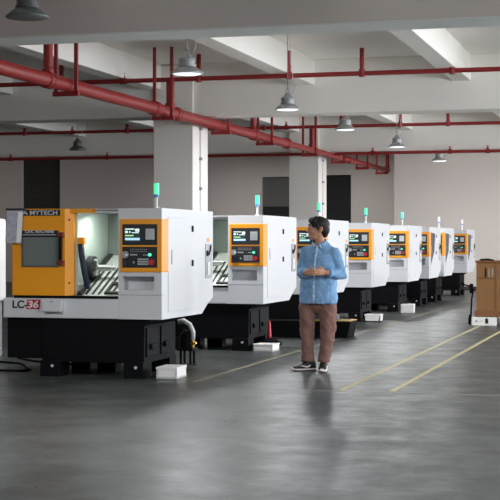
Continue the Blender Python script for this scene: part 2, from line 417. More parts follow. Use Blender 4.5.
# ------------------------------------------------------------------ CNC lathe prototype
# local frame: x to the right (0 = right side), y into depth (0 = front), z up
GRP = 'white and orange lathes in the row'
mach = thing('cnc_lathe', 'nearest white CNC lathe with orange door and LC-36 on its front', 'machine', (-5.07, 14.5, 0), group=GRP)
# base
b = MB()
b.prism([(-1.39, .155), (-.215, .155), (-.215, .56), (-.06, .63), (-1.39, .63)], 'y', .04, 1.08, .006)
b.box(-1.81, -1.385, .06, 1.60, .185, .63, .01)
b.box(-1.70, -.50, 1.07, 1.66, .205, .63, .01)
base = b.build('base', M['black'], mach)
for x0, x1, y0, y1 in ((-1.39, -1.16, .03, .26), (-.43, -.205, .03, .26), (-1.39, -1.16, .86, 1.09), (-.43, -.205, .86, 1.09), (-.98, -.76, .62, .82)):
    g = MB().box(x0, x1, y0-.04*(y0<.5), y1, .0, .17, .006)
    lg = g.build('leg', M['black'], mach)
    if y0 < .5: MB().cyl(((x0+x1)/2+.03, y0-.038, .115), ((x0+x1)/2+.03, y0-.052, .115), .016, n=14).build('bolt', M['lightgrey'], lg, 'auto')
s_ = MB()
s_.box(-.215, -.198, .10, .50, .22, .53, .006).box(-.215, -.198, .56, 1.0, .22, .53, .006)
s_.build('side_cover', M['blackplastic'], mach)
for y in (.18, .62): MB().box(-.198, -.165, y, y+.16, .30, .36, .012).build('cover_grip', M['blackplastic'], mach)
# lower white tray
t_ = MB()
t_.box(-1.83, -.49, 0, 1.38, .628, .845, .012)
tray = t_.build('lower_tray', M['white'], mach)
MB().prism([(-1.335, .70), (-1.125, .70), (-1.105, .825), (-1.355, .825)], 'y', -.075, .01, .012).build('catch_box', M['white'], tray)
MB().box(-1.24, -1.21, -.079, -.073, .805, .812).build('catch_slot', M['ink'], tray)
FM = lambda x, y, z: Matrix.Translation((x, y, z)) @ Matrix.Rotation(PI/2, 4, 'X')
MB().text('LC-', .113, FM(-1.725, -.001, .735), .002, 0, .18).build('lettering', M['ink'], tray, label='black letters LC-')
MB().prism([(-1.555, .722), (-1.400, .722), (-1.385, .826), (-1.540, .826)], 'y', -.003, .005).build('logo_plate', M['crimson'], tray, label='slanted crimson patch')
MB().text('36', .105, FM(-1.545, -.004, .738), .002, .15, .130).build('lettering', M['foam'], tray, label='white digits 36 on crimson')
# right housing (control cabinet and side)
side = [(0, .628), (1.40, .628), (1.63, .74), (1.82, .80), (1.82, 1.81), (0, 1.81)]
h = MB()
h.prism(side, 'x', -.035, 0)                                          # right side plate
h.box(-.49, -.035, 0, .04, .628, .94)                                  # front below the recess
h.box(-.49, -.035, 0, .04, 1.085, 1.81)                                # front above the recess
h.box(-.49, -.44, 0, .04, .94, 1.085).box(-.085, -.035, 0, .04, .94, 1.085)
h.box(-.49, -.46, .04, .55, .628, 1.81)                                # inner cheek
h.box(-.46, -.035, .04, 1.8, 1.78, 1.81).box(-.49, -.035, .04, 1.38, .628, .66)
h.box(-.46, -.035, 1.78, 1.82, .80, 1.81)
h.box(-.46, -.035, .14, .16, .90, 1.12)                                # back of the recess
house = h.build('control_housing', M['white'], mach)
MB().box(-.492, .002, -.002, .02, .884, .890).build('seam', M['seam'], house)
MB().box(-.44, -.085, .036, .15, .925, .94).box(-.44, -.085, .036, .15, 1.085, 1.1).build('recess_tray', M['lightgrey'], house)
# control panel
MB().box(-.466, .006, -.014, .21, 1.130, 1.695, .010).build('control_panel', M['orange'], mach)
cp = bpy.data.objects['control_panel']
def fr(x0, x1, z0, z1, mm, name, y=-.018, parent=None, bev=0.002, d=.012):
    return MB().box(x0, x1, y, y+d, z0, z1, bev).build(name, mm, parent)
s1 = fr(-.437, -.045, 1.418, 1.640, M['panelblack'], 'screen_panel', parent=cp)
fr(-.41, -.235, 1.455, 1.60, M['screen'], 'screen', -.020, cp)
sm = MB()
for (x0, x1, z0, z1) in ((-.405, -.30, 1.582, 1.594), (-.29, -.245, 1.560, 1.592), (-.405, -.375, 1.545, 1.570), (-.36, -.345, 1.548, 1.566), (-.33, -.25, 1.545, 1.554)):
    sm.box(x0, x1, -.0225, -.019, z0, z1)
sm.build('screen_readout', M['screenwhite'], cp)
fr(-.405, -.31, 1.513, 1.525, M['screengreen'], 'screen_line', -.0225, cp, 0, .004)
fr(-.405, -.24, 1.470, 1.495, M['screenblue'], 'screen_bar', -.0225, cp, 0, .004)
kp = fr(-.175, -.075, 1.475, 1.592, M['lightgrey'], 'keypad', -.021, cp)
km = MB()
for i in range(5):
    for j in range(6): km.box(-.172+.0195*i, -.158+.0195*i, -.025, -.02, 1.48+.0185*j, 1.493+.0185*j)
km.build('keypad_keys', M['key'], cp)
s2 = fr(-.437, -.045, 1.178, 1.400, M['panelblack'], 'button_panel', parent=cp)
MB().cyl((-.40, -.016, 1.315), (-.40, -.05, 1.315), .038, n=24).build('handwheel', M['grey'], cp, 'auto')
MB().cyl((-.378, -.05, 1.312), (-.378, -.066, 1.312), .014, n=14).build('handwheel_grip', M['offwhite'], cp, 'auto')
MB().cyl((-.405, -.016, 1.225), (-.405, -.035, 1.225), .028, n=20).build('feed_dial', M['navy'], cp, 'auto')
MB().cyl((-.125, -.016, 1.315), (-.125, -.035, 1.315), .018, n=16).build('start_button', M['green'], cp, 'auto')
MB().cyl((-.105, -.016, 1.235), (-.105, -.045, 1.235), .030, n=20).build('emergency_stop', M['red'], cp, 'auto')
k1 = MB()
for i in range(9):
    for j in range(2): k1.box(-.345+.0215*i, -.333+.0215*i, -.022, -.016, 1.345+.022*j, 1.354+.022*j)
k1.build('upper_key_row', M['grey'], cp)
k2 = MB()
for i in range(4): k2.box(-.345+.020*i, -.329+.020*i, -.022, -.016, 1.308, 1.322)
k2.build('white_key_row', M['key'], cp)
k2 = MB()
for i in range(3): k2.box(-.20+.022*i, -.186+.022*i, -.022, -.016, 1.308, 1.318)
k2.build('override_keys', M['key'], cp)
k2 = MB()
for i in range(6):
    for j in range(3): k2.box(-.262+.0205*i, -.247+.0205*i, -.022, -.016, 1.208+.025*j, 1.225+.025*j)
k2.build('axis_keypad', M['key'], cp)
MB().box(-.315, -.300, -.022, -.016, 1.225, 1.243).build('mode_key', M['key'], cp)
# enclosure shell
e = MB()
e.box(-1.74, -1.71, .06, 1.70, .845, 1.80).box(-1.73, -.46, 1.66, 1.70, .845, 1.80)
e.box(-1.73, -.46, .045, 1.70, 1.775, 1.80).box(-1.70, -1.03, .12, .16, .845, 1.775)
e.build('enclosure', M['white'], mach)
l_ = MB()
l_.box(-1.04, -1.0, .10, 1.02, .85, 1.77)                              # headstock wall
l_.build('headstock_wall', M['lining'], mach)
MB().box(-1.03, -.46, 1.0, 1.03, .85, 1.77).build('rear_lining', M['liningdark'], mach)
# slanted bed with telescopic covers
cv = MB(); cv.prism([(.055, .85), (.055, .872), (1.0, 1.30), (1.0, .85)], 'x', -.985, -.465); wc = cv.build('way_cover', M['cover'], mach)
rd = MB(); sl = math.atan2(1.30-.872, 1.0-.055)
rm = Matrix.Translation((0, .055, .872)) @ Matrix.Rotation(sl, 4, 'X')
for k in range(6):
    x = -.90+.072*k
    rd.box(x, x+.022, .03, .72, .002, .012, 0, rm)
rd.build('cover_gap', M['chuck'], wc)
rd = MB(); rd.box(-.985, -.93, .0, 1.02, .002, .03, .004, rm); rd.build('bed_gutter', M['chuck'], wc)
ft = MB(); ft.box(-.66, -.47, .03, .06, .004, .03, .004, rm).box(-.66, -.47, .25, .29, .004, .03, .004, rm).box(-.68, -.65, .03, .29, .004, .03, .004, rm)
ft.build('turret_foot', M['chuck'], wc)
ck = MB()
ck.lathe([(.03, 0), (.125, 0), (.13, .012), (.13, .075), (.11, .085), (.03, .085)], (-1.0, .42, 1.165), 'x', 32); chk = ck.build('chuck', M['chuck'], mach, 'auto')
for k in range(3):
    a = 2*PI*k/3+.5
    MB().box(-.02, .035, -.022, .022, .035, .105, .004, Matrix.Translation((-.915, .42, 1.165)) @ Matrix.Rotation(a, 4, 'X')).build('chuck_jaw', M['steel'], chk)
MB().cyl((-.95, .42, 1.165), (-.72, .42, 1.165), .036, n=20).cyl((-.72, .42, 1.165), (-.69, .42, 1.165), .028, n=20).build('workpiece', M['steel'], chk, 'auto')
MB().tube([(-.965, .115, 1.43), (-.955, .115, 1.30), (-.925, .12, 1.12), (-.905, .125, 1.02), (-.90, .15, .95)], .032, 12, up=(1, 0, 0)).build('hose', M['navy'], mach, True)
MB().box(-1.0, -.925, .09, .15, 1.425, 1.50, .008).build('hose_bracket', M['orange'], mach)
MB().box(-1.0, -.965, .10, .17, .86, .99, .006).build('seal_plate', M['steel'], mach)
MB().box(-1.0, -.975, .17, .44, 1.60, 1.655, .012).build('work_lamp', M['worklight'], mach)
# orange sliding door
dr = MB().prism([(-1.735, .10), (-1.735, .02), (-1.71, -.02), (-1.095, -.02), (-1.02, .055), (-1.02, .10)], 'z', .872, 1.81, .004)
door = dr.build('door', M['orange'], mach)
wf = MB()
wf.box(-1.60, -1.575, -.032, -.018, 1.19, 1.575, .003).box(-1.19, -1.165, -.032, -.018, 1.19, 1.575, .003).box(-1.60, -1.165, -.032, -.018, 1.18, 1.20, .003)
wfo = wf.build('window_frame', M['darkgrey'], door)
MB().box(-1.60, -1.165, -.034, -.018, 1.505, 1.575, .003).build('window_banner', M['panelblack'], door)
MB().text('CNC MACHINE', .045, FM(-1.555, -.036, 1.548), .001, 0, .34).build('lettering', M['key'], door, label='pale grey letters CNC MACHINE')
MB().box(-1.58, -1.19, -.036, -.033, 1.525, 1.533).build('banner_line', M['key'], door)
MB().box(-1.58, -1.185, -.026, -.018, 1.195, 1.51).build('window_pane', M['doorglass'], door)
hd = MB().box(-1.15, -1.115, -.075, -.05, 1.215, 1.54, .008)
hdo = hd.build('handle', M['blackplastic'], door)
for z in (1.205, 1.505):
    MB().box(-1.165, -1.095, -.08, -.018, z, z+.05, .008).build('handle_bracket', M['darkred'], hdo)
bn = MB().box(-1.60, -1.15, -.026, -.018, 1.735, 1.80, .002).build('door_banner', M['panelblack'], door)
MB().text('A MYTECH', .066, FM(-1.585, -.028, 1.745), .001, 0, .41).build('lettering', M['key'], bn, label='pale grey block letters')
for z in (1.69, 1.01):
    MB().cyl((-1.055, .015, z), (-1.058, .005, z), .009, n=10).build('door_bolt', M['ink'], door)
MB().box(-1.70, -.49, -.012, .10, .845, .872, .003).build('door_rail', M['blackplastic'], mach)
MB().box(-1.06, -.76, .02, .07, 1.762, 1.81, .004).build('header_cover', M['orange'], mach)
MB().box(-.76, -.49, .025, .07, 1.768, 1.805, .004).build('header_rail', M['lightgrey'], mach)
MB().box(-.80, -.49, .018, .03, 1.785, 1.793).build('header_slot', M['darkgrey'], mach)
# right side fittings
sd = MB().box(0, .006, .20, 1.08, .70, 1.72, .003).build('side_door', M['white'], mach)
for z in (1.60, 1.215):
    MB().box(.004, .018, 1.0, 1.045, z-.035, z+.035, .004).build('latch', M['blackplastic'], sd)
MB().box(.004, .014, .30, .325, 1.21, 1.37, .004).build('handle', M['lightgrey'], sd)
sp = MB().box(-.002, .006, 1.52, 1.78, 1.03, 1.43, .003).build('service_panel', M['grey'], mach)
MB().lathe([(.035, 0), (.035, .008), (.02, .01)], (.006, 1.58, 1.32), 'x', 16).build('gauge', M['blackplastic'], sp, 'auto')
MB().tube([(.012, 1.70, 1.41), (.014, 1.69, 1.36), (.012, 1.62, 1.30)], .010, 8).build('pipe_fitting', M['panelblack'], sp, True)
MB().box(.006, .014, 1.58, 1.68, 1.07, 1.22, .003).build('valve', M['foam'], sp)
MB().box(0, .004, 1.58, 1.68, 1.455, 1.50).build('warning_sticker', M['orange'], mach)
# signal tower on the roof
tw = MB().cyl((-.165, .30, 1.81), (-.165, .30, 1.83), .032, .026, n=16).cyl((-.165, .30, 1.83), (-.165, .30, 1.94), .014, n=12).build('signal_tower', M['offwhite'], mach, 'auto')
MB().cyl((-.165, .30, 1.935), (-.165, .30, 1.965), .029, n=18).build('collar', M['blue'], tw, 'auto')
MB().cyl((-.165, .30, 1.965), (-.165, .30, 2.085), .029, n=18).build('beacon', M['towergreen'], tw, 'auto')

ROW = [(18.58, 'second white CNC lathe of the row, just left of the standing man'),
       (22.25, 'third white CNC lathe of the row, directly behind the standing man'),
       (26.08, 'fourth white CNC lathe, first to the right of the man, green beacon lit'),
       (30.05, 'fifth white CNC lathe, second to the right of the man, last with a green beacon'),
       (32.95, 'sixth white CNC lathe, the one without a beacon on top'),
       (35.3, 'seventh white CNC lathe, second from the far end, unlit beacon'),
       (39.65, 'farthest white CNC lathe, at the end wall beside the crate')]
for i, (y, lab) in enumerate(ROW):
    c = copy_tree(mach, (-5.07, y, 0), lab, GRP, skip=('signal_tower',) if i == 4 else ())
    if i > 3:
        MB().prism([(.25, .95), (.25, 1.68), (.86, 1.66), (.76, 1.25)], 'x', .004, .010).build('side_window', M['panelblack'], c)
    if i > 4:
        for ch in c.children:
            if ch.name.startswith('signal_tower'):
                for g in ch.children:
                    if g.name.startswith('beacon'):
                        g.material_slots[0].link = 'OBJECT'; g.material_slots[0].material = M['toweroff']

# brochure sleeve hanging on the door corner of the first lathe
t = thing('document_sleeve', 'clear plastic sleeve of brochures hanging at the left corner of the nearest orange door', 'sleeve', (-6.74, 14.44, 1.44), .12)
sm_ = Matrix.Rotation(.06, 4, 'Y')
MB().box(-.10, .08, -.012, .004, -.0, .36, .003, sm_).build('sleeve', M['plastic'], t)
MB().box(-.085, .022, -.017, -.010, .02, .33, .0, sm_).build('brochure', M['print'], t)
MB().box(.026, .075, -.018, -.010, .01, .34, .0, sm_).build('sheet', M['paper'], t)
MB().box(-.09, .13, -.022, .012, .352, .376, .003).build('hanger_clip', M['panelblack'], t)

# ------------------------------------------------------------------ small things on the floor
# coolant pump beside the first lathe
t = thing('coolant_pump', 'black coolant pump with white curved hose behind the base of the nearest lathe', 'pump', (-5.43, 16.45, 0))
for x, y in ((-.06, -.06), (.06, -.06), (-.06, .08), (.06, .08)): MB().cyl((x, y, 0), (x, y, .17), .015, n=10).build('leg', M['black'], t, 'auto')
MB().box(-.10, .10, -.10, .12, .16, .19, .006).cyl((0, 0, .19), (0, 0, .36), .085, n=20).cyl((0, 0, .36), (0, 0, .40), .07, .05, n=20).build('motor', M['blackplastic'], t, 'auto')
hp = [(-.10, -.03, .50), (-.03, -.04, .515), (.05, -.05, .47), (.09, -.05, .38), (.085, -.05, .29)]
MB().tube(hp, .028, 12, up=(0, 1, 0)).build('hose', M['hosewhite'], t, True)
MB().cyl((.085, -.05, .30), (.085, -.05, .20), .02, n=12).cyl((.085, -.05, .25), (.13, -.06, .255), .014, n=10).box(.06, .11, -.08, -.02, .225, .27, .006).build('valve', M['brass'], t, 'auto')

def foam_box(x, y, sx, sy, sz, rz, label, name='foam_box', cat='box'):
    t = thing(name, label, cat, (x, y, 0), rz, 'white boxes on the floor')
    w = .02
    q = MB().box(-sx/2, sx/2, -sy/2, sy/2, 0, .02).box(-sx/2, -sx/2+w, -sy/2, sy/2, .0, sz*.8).box(sx/2-w, sx/2, -sy/2, sy/2, 0, sz*.8).box(-sx/2, sx/2, -sy/2, -sy/2+w, 0, sz*.8).box(-sx/2, sx/2, sy/2-w, sy/2, 0, sz*.8)
    q.build('box_body', M['foam'], t)
    MB().box(-sx/2-.004, sx/2+.004, -sy/2-.004, sy/2+.004, sz*.8, sz, .004).build('lid', M['foam'], t)
    return t
foam_box(-5.03, 14.70, .225, .36, .125, .03, 'white foam box on the floor at the base of the nearest lathe')
foam_box(-5.06, 18.70, .265, .30, .10, -.06, 'white foam box on the floor by the second lathe with a red cone behind it')
foam_box(-5.04, 26.15, .29, .28, .14, .0, 'white foam box on the floor by the fourth lathe, right of the man')
foam_box(-5.01, 29.70, .26, .28, .18, .05, 'white foam box on the floor by the fifth lathe, farthest of the boxes')

t = thing('spout_cone', 'slim red tapered cone standing on a black foot behind a white foam box', 'cone', (-5.17, 19.30, 0))
MB().lathe([(.065, 0), (.07, .01), (.07, .05), (.045, .07), (.045, .10), (.03, .11)], (0, 0, 0), 'z', 20).build('foot', M['blackplastic'], t, 'auto')
MB().lathe([(.032, .10), (.030, .16), (.022, .26), (.014, .36), (.006, .37)], (-.01, 0, 0), 'z', 18).build('cone', M['red'], t, True)
t = tag(MB().tube([(-5.30, 19.0, .055), (-5.22, 18.97, .085), (-5.12, 19.0, .115), (-5.05, 19.1, .125), (-5.0, 19.2, .06)], .032, 12).build('drain_hose', M['blackplastic'], None, True), 'short thick black hose lying behind the second white foam box', 'hose')

# low black tray in front of the third lathe
t = thing('chip_tray', 'low black steel tray with a brassy rim on the floor behind the man', 'tray', (-5.45, 21.75, 0))
MB().prism([(-.85, .0), (.90, .0), (.95, .25), (-.9, .25)], 'y', -.25, .25, .01).build('tray_body', M['black'], t)
MB().box(.30, .95, -.258, .258, .25, .262, .003).build('rim', M['brass'], t)
tag(MB().box(-4.93, -4.74, 21.62, 21.85, .262, .35, .01).build('tool_box', M['darkgrey']), 'small dark grey box lying on the low black tray', 'box')

# cables on the floor at the left
def smooth_path(pts, k=6):
    out = []; P = [Vector(p) for p in pts]
    for i in range(len(P)-1):
        p0, p1, p2, p3 = P[max(i-1, 0)], P[i], P[i+1], P[min(i+2, len(P)-1)]
        for j in range(k):
            t = j/k
            out.append(.5*((2*p1)+(p2-p0)*t+(2*p0-5*p1+4*p2-p3)*t*t+(-p0+3*p1-3*p2+p3)*t*t*t))
    return out+[P[-1]]
cp_ = smooth_path([(-8.3, 16.1, .012), (-7.6, 15.95, .012), (-7.25, 15.75, .012), (-7.0, 15.3, .012), (-6.82, 15.02, .012), (-6.95, 14.9, .012), (-7.25, 14.95, .012), (-7.7, 15.2, .012), (-8.2, 15.1, .012)])
tag(MB().tube(cp_, .012, 8).build('power_cable', M['blackplastic'], None, True), 'black cable looping on the floor left of the nearest lathe', 'cable')
cp_ = smooth_path([(-7.7, 16.6, .012), (-7.3, 16.2, .012), (-6.9, 15.95, .012), (-6.5, 15.9, .012), (-6.2, 16.1, .012)])
tag(MB().tube(cp_, .014, 8).build('power_cable', M['blackplastic'], None, True), 'straight black cable running on the floor under the nearest lathe', 'cable')

# white cabinet at the left border
t = thing('control_cabinet', 'tall pale cabinet with rounded corners cut off by the left border of the photo', 'cabinet', (-8.04, 16.4, 0))
MB().box(-.75, 0, 0, .6, .70, 1.75, .05, seg=4).build('cabinet_body', M['foam'], t, 'auto')
MB().box(-.70, -.04, .05, .55, .0, .70, .01).build('plinth', M['grey'], t)
MB().box(-.60, -.12, -.006, .004, .80, 1.66, .01).build('door', M['foam'], t)

# ------------------------------------------------------------------ crate, carton and hand truck at the right
t = thing('storage_crate', 'tall brown crate with hand slots near the top at the right border', 'crate', (-3.10, 25.56, .15))
c_ = MB(); W_, H_, D_ = .95, .95, .8
slots = [(.145, .175), (.205, .235), (.265, .295), (.325, .355), (.46, .49), (.52, .55), (.58, .61), (.64, .67), (.78, .81)]
c_.box(0, W_, 0, .03, .10, .67).box(0, W_, 0, .03, .85, H_)
xp = 0
for a, b_ in slots: c_.box(xp, a, 0, .03, .67, .85); xp = b_
c_.box(xp, W_, 0, .03, .67, .85)
c_.box(0, .03, .03, D_, .10, H_).box(W_-.03, W_, .03, D_, .10, H_).box(0, W_, D_-.03, D_, .10, H_).box(.0, W_, .03, D_, .10, .13)
c_.build('crate_body', M['cardboard'], t)
MB().box(-.02, W_+.02, -.02, D_+.02, H_, H_+.03, .006).build('lid', M['cardboarddark'], t)
MB().box(-.03, W_+.03, -.03, D_+.03, -.0, .10, .008).build('skid', M['cardboarddark'], t)
MB().box(.18, .74, .014, .026, .672, .848).build('packing_board', M['packing'], t)
MB().box(.0, .30, -.006, .0, .66, .69).box(.33, .345, -.006, 0, .10, H_).build('strap', M['cardboarddark'], t)
MB().tube([(.05, .1, H_+.03), (.07, .1, H_+.045), (.2, .1, H_+.05), (.30, .1, H_+.03)], .018, 8).build('handle', M['blackplastic'], t, True)
t = thing('carton', 'flat white printed carton under the front of the brown crate', 'box', (-2.955, 25.62, 0))
MB().box(-.215, .215, -.17, .17, 0, .143, .004).build('carton_body', M['foam'], t)
MB().box(.02, .075, -.173, -.168, .035, .115).box(.035, .06, -.175, -.17, .115, .13).build('printed_mark', M['ink'], t)
MB().prism([(-.16, .06), (-.10, .06), (-.13, .10)], 'y', -.173, -.168).box(-.08, -.02, -.173, -.168, .07, .078).build('printed_arrow', M['grey'], t)
tag(MB().box(-2.66, -2.10, 25.5, 26.2, 0, .147, .006).build('wooden_pallet', M['cardboarddark']), 'dark wooden block carrying the right part of the brown crate', 'pallet')
t = thing('hand_truck', 'thin black hand truck standing against the left side of the brown crate', 'trolley', (-3.24, 25.75, 0))
MB().tube([(.02, .0, .15), (.03, .03, .45), (.06, .05, .62), (-.02, .04, .68), (-.10, .02, .70)], .014, 8).build('frame', M['blackplastic'], t, True)
MB().tube([(-.10, .02, .70), (-.16, .0, .735)], .022, 8).build('grip', M['blackplastic'], t, True)
MB().box(-.0, .06, -.03, .03, .55, .72, .012).build('bracket', M['blackplastic'], t)
MB().cyl((-.02, 0, .06), (.02, 0, .06), .06, n=20).build('wheel', M['blackplastic'], t, 'auto')
MB().box(-.015, .03, -.02, .02, .05, .17, .006).build('axle_plate', M['blackplastic'], t)

# ------------------------------------------------------------------ the man
TH = math.atan(410/1450)
man = thing('person', 'standing man in a pale blue denim shirt and brown trousers looking left, hands together', 'person', (-3.70, 15.91, 0), TH)
V = Vector
# local frame: x to image right, y away from the camera, z up
yaw = math.radians(24)
LA = V((math.cos(yaw), -math.sin(yaw), 0)); FA = V((-math.sin(yaw), -math.cos(yaw), 0))   # his left, his front
def ring(c, w, d, z=None): return (V(c), LA*w, FA*d)
HD = V((-.99, -.10, 0)).normalized(); HS = V((-HD.y, HD.x, 0)); HS = V((.10, -.99, 0)).normalized()   # face direction, his left side
HC = V((-.002, -.01, 1.592)); HK = 1.07
def hm(c, r, rot=0):                                   # matrix in head frame: x = forward, y = his left, z = up
    m = Matrix((( HD.x*HK, HS.x*HK, 0, 0), (HD.y*HK, HS.y*HK, 0, 0), (0, 0, HK, 0), (0, 0, 0, 1)))
    return m
def hp_(f, l, u): return HC + (HD*f + HS*l + V((0, 0, u)))*HK
sh_l, el_l, wr_l = V((.172, -.070, 1.335)), V((.258, -.068, 1.085)), V((.065, -.235, 1.115))
sh_r, el_r, wr_r = V((-.136, .066, 1.340)), V((-.182, .01, 1.095)), V((-.150, -.205, 1.110))
kn_l, an_l = V((.110, -.05, .47)), V((.060, -.03, .10))
kn_r, an_r = V((-.125, .02, .47)), V((-.115, .04, .10))
hip_l, hip_r = V((.10, -.03, .86)), V((-.09, .05, .86))
body = MB()
# torso core and neck
body.loft([ring((.0, 0, .80), .15, .10), ring((.0, 0, 1.0), .15, .10), ring((.01, 0, 1.25), .165, .11), ring((.02, 0, 1.37), .15, .09), ring((.02, 0, 1.43), .07, .065)], 20)
body.tube([V((.02, .0, 1.36)), V((.018, -.005, 1.46)), V((.005, -.015, 1.56))], [.062, .055, .056], 16)
# head: cranium, face, jaw, nose, ears
R0 = hm(0, 0)
body.ball(hp_(-.012, 0, .035), .098, .078, .088, R0, 24, 16)
body.ball(hp_(.022, 0, -.01), .076, .064, .092, R0, 24, 16)
body.ball(hp_(.036, 0, -.068), .054, .050, .048, R0)
body.ball(hp_(.068, 0, -.096), .022, .024, .020, R0)
body.tube([hp_(.086, 0, .030), hp_(.103, 0, .005), hp_(.117, 0, -.018), hp_(.098, 0, -.030)], [.010, .012, .016, .012], 12)
body.ball(hp_(.104, .012, -.024), .010, .008, .008, R0); body.ball(hp_(.104, -.012, -.024), .010, .008, .008, R0)
body.tube([hp_(.080, .042, .042), hp_(.094, .02, .046), hp_(.096, 0, .042), hp_(.094, -.02, .046), hp_(.080, -.042, .042)], .011, 10)
body.ball(hp_(.066, .040, -.02), .024, .022, .020, R0); body.ball(hp_(.066, -.040, -.02), .024, .022, .020, R0)
body.tube([hp_(.088, .026, -.052), hp_(.100, 0, -.047), hp_(.088, -.026, -.052)], .009, 8)
body.tube([hp_(.084, .022, -.066), hp_(.095, 0, -.066), hp_(.084, -.022, -.066)], .009, 8)
for s in (1, -1):
    body.tube([hp_(-.012, s*.074, .028), hp_(-.026, s*.084, .018), hp_(-.026, s*.085, -.006), hp_(-.012, s*.080, -.028), hp_(-.002, s*.074, -.034)], [.010, .012, .012, .010, .008], 10)
    body.ball(hp_(-.012, s*.077, .0), .014, .008, .026, R0)
# arms, legs inside the clothes
body.tube([V((.05, -.03, 1.36)), sh_l, (sh_l+el_l)/2, el_l, (el_l+wr_l)/2, wr_l], [.055, .056, .048, .040, .038, .028], 14)
body.tube([V((.0, .02, 1.36)), sh_r, (sh_r+el_r)/2, el_r, (el_r+wr_r)/2, wr_r], [.055, .056, .048, .040, .038, .028], 14)
body.tube([hip_l, kn_l, an_l], [.085, .058, .040], 14); body.tube([hip_r, kn_r, an_r], [.085, .058, .040], 14)
body.tube([an_l+V((0, .0, .03)), an_l+V((0, .0, -.03)), an_l+V((-.01, -.07, -.06))], [.036, .034, .024], 12)
body.tube([an_r+V((.0, .0, .03)), an_r+V((0, .0, -.03)), an_r+V((-.07, -.02, -.06))], [.036, .034, .024], 12)
# hands
def hand(wr, d, side, curl, up=V((0, 0, 1))):
    """palm plus five fingers; d = direction along the palm, side = palm normal"""
    d = d.normalized(); u = (up - d*up.dot(d)).normalized(); nrm = side.normalized()
    P = wr + d*.092
    body.loft([(wr - d*.015, u*.028, nrm*.022), (wr + d*.02, u*.034, nrm*.018), (wr + d*.06, u*.042, nrm*.016), (P, u*.040, nrm*.014)], 16)
    for k, L_ in enumerate((.068, .078, .072, .056)):
        o = P - d*.012 + u*(.031 - .0205*k)
        a = o + d*L_*.42
        d2 = (d*math.cos(curl) + nrm*math.sin(curl)).normalized(); b2 = a + d2*L_*.40
        d3 = (d*math.cos(curl*1.9) + nrm*math.sin(curl*1.9)).normalized(); c2 = b2 + d3*L_*.30
        body.tube([o - d*.02, o, a, b2, c2], [.009, .0092, .0088, .0082, .0065], 10, up=u)
    tb = wr + d*.028 + u*.030
    td = (d*.75 + u*.62 + nrm*.35).normalized(); t1 = tb + td*.038; td2 = (d*.9 + u*.15 + nrm*.45).normalized()
    body.tube([tb - u*.02, tb, t1, t1 + td2*.032], [.013, .0125, .0105, .0075], 10, up=nrm)
hand(wr_l, V((-.86, -.50, .06)), V((-.45, .85, .0)), .62)
hand(wr_r, V((.58, -.80, .06)), V((.80, .58, .0)), .70)
body.build('body', M['skin'], man, remesh=.0048, smooth_iter=3)
# eyes, brows, lips
for s in (1, -1):
    e_ = MB().ball(hp_(.079, s*.030, .022), .0125).build('eye', M['eye'], man, True)
    MB().ball(hp_(.087, s*.0305, .022), .0062).build('iris', M['iris'], e_, True)
    MB().tube([hp_(.086, s*.050, .044), hp_(.100, s*.030, .052), hp_(.103, s*.012, .049)], [.004, .006, .005], 8).build('eyebrow', M['hair'], man, True)
MB().tube([hp_(.090, .022, -.0585), hp_(.103, .0, -.0570), hp_(.090, -.022, -.0585)], [.002, .0048, .002], 8).build('lips', M['lip'], man, True)
# hair
hr = MB()
hr.ball(hp_(-.018, 0, .052), .108, .088, .082, R0, 24, 16)
hr.ball(hp_(-.060, 0, .005), .064, .078, .085, R0)
hr.ball(hp_(-.062, 0, -.045), .044, .060, .045, R0)
hr.ball(hp_(.055, .0, .095), .050, .068, .036, R0)
hr.ball(hp_(.045, .035, .088), .048, .044, .040, R0)
for s in (1, -1): hr.tube([hp_(.022, s*.072, .06), hp_(.012, s*.076, .02), hp_(.008, s*.074, -.01)], [.018, .014, .007], 10)
random.seed(3)
for k in range(46):
    a = random.uniform(0, 2*PI); q = random.uniform(.15, 1)
    f, l_2 = -.012 + .088*q*math.cos(a), .066*q*math.sin(a)
    u = .052 + .082*math.sqrt(max(0, 1-(q*.9)**2))
    p = hp_(f, l_2, u)
    hr.tube([p - V((0, 0, .01)), p + HD*.012 + V((0, 0, .004)), p + HD*.034 + HS*random.uniform(-.01, .01) + V((0, 0, -.006))], [.011, .010, .004], 6)
hr.build('hair', M['hair'], man, remesh=.006, smooth_iter=1)
# shirt
st = MB()
st.loft([ring((.0, -.005, .760), .222, .158), ring((.0, -.005, .80), .222, .158), ring((.0, -.005, .92), .216, .152), ring((.003, -.005, 1.04), .208, .146),
         ring((.006, -.005, 1.16), .205, .142), ring((.012, 0, 1.27), .206, .138), ring((.018, 0, 1.335), .196, .122), ring((.02, 0, 1.383), .165, .102), (V((.02, 0, 1.418)), LA*.112, FA*.084+V((0, 0, -.018))), (V((.02, .004, 1.440)), LA*.080, FA*.072+V((0, 0, -.034)))], 36)
def sleeve(sh, el, wr, inner):
    mid = sh.lerp(el, .5); fm = el.lerp(wr, .45); cu = el.lerp(wr, .80)
    st.tube([inner, sh + V((0, 0, -.012)), sh.lerp(el, .25), mid, sh.lerp(el, .85), el + (el-wr)*.02, el.lerp(wr, .2), fm, cu], [.072, .074, .073, .067, .064, .064, .060, .055, .050], 18)
sleeve(sh_l, el_l, wr_l, V((.09, -.04, 1.35))); sleeve(sh_r, el_r, wr_r, V((-.05, .03, 1.35)))
shirt = st.build('shirt', M['denim'], man, remesh=.009, smooth_iter=4, disp=.026)
for el, wr in ((el_l, wr_l), (el_r, wr_r)):
    a, b_ = el.lerp(wr, .70), el.lerp(wr, .84)
    MB().tube([a, a.lerp(b_, .1), a.lerp(b_, .9), b_], [.052, .058, .056, .050], 18).build('cuff', M['denim'], shirt, True)
cl = MB(); rr = []
nC = 28
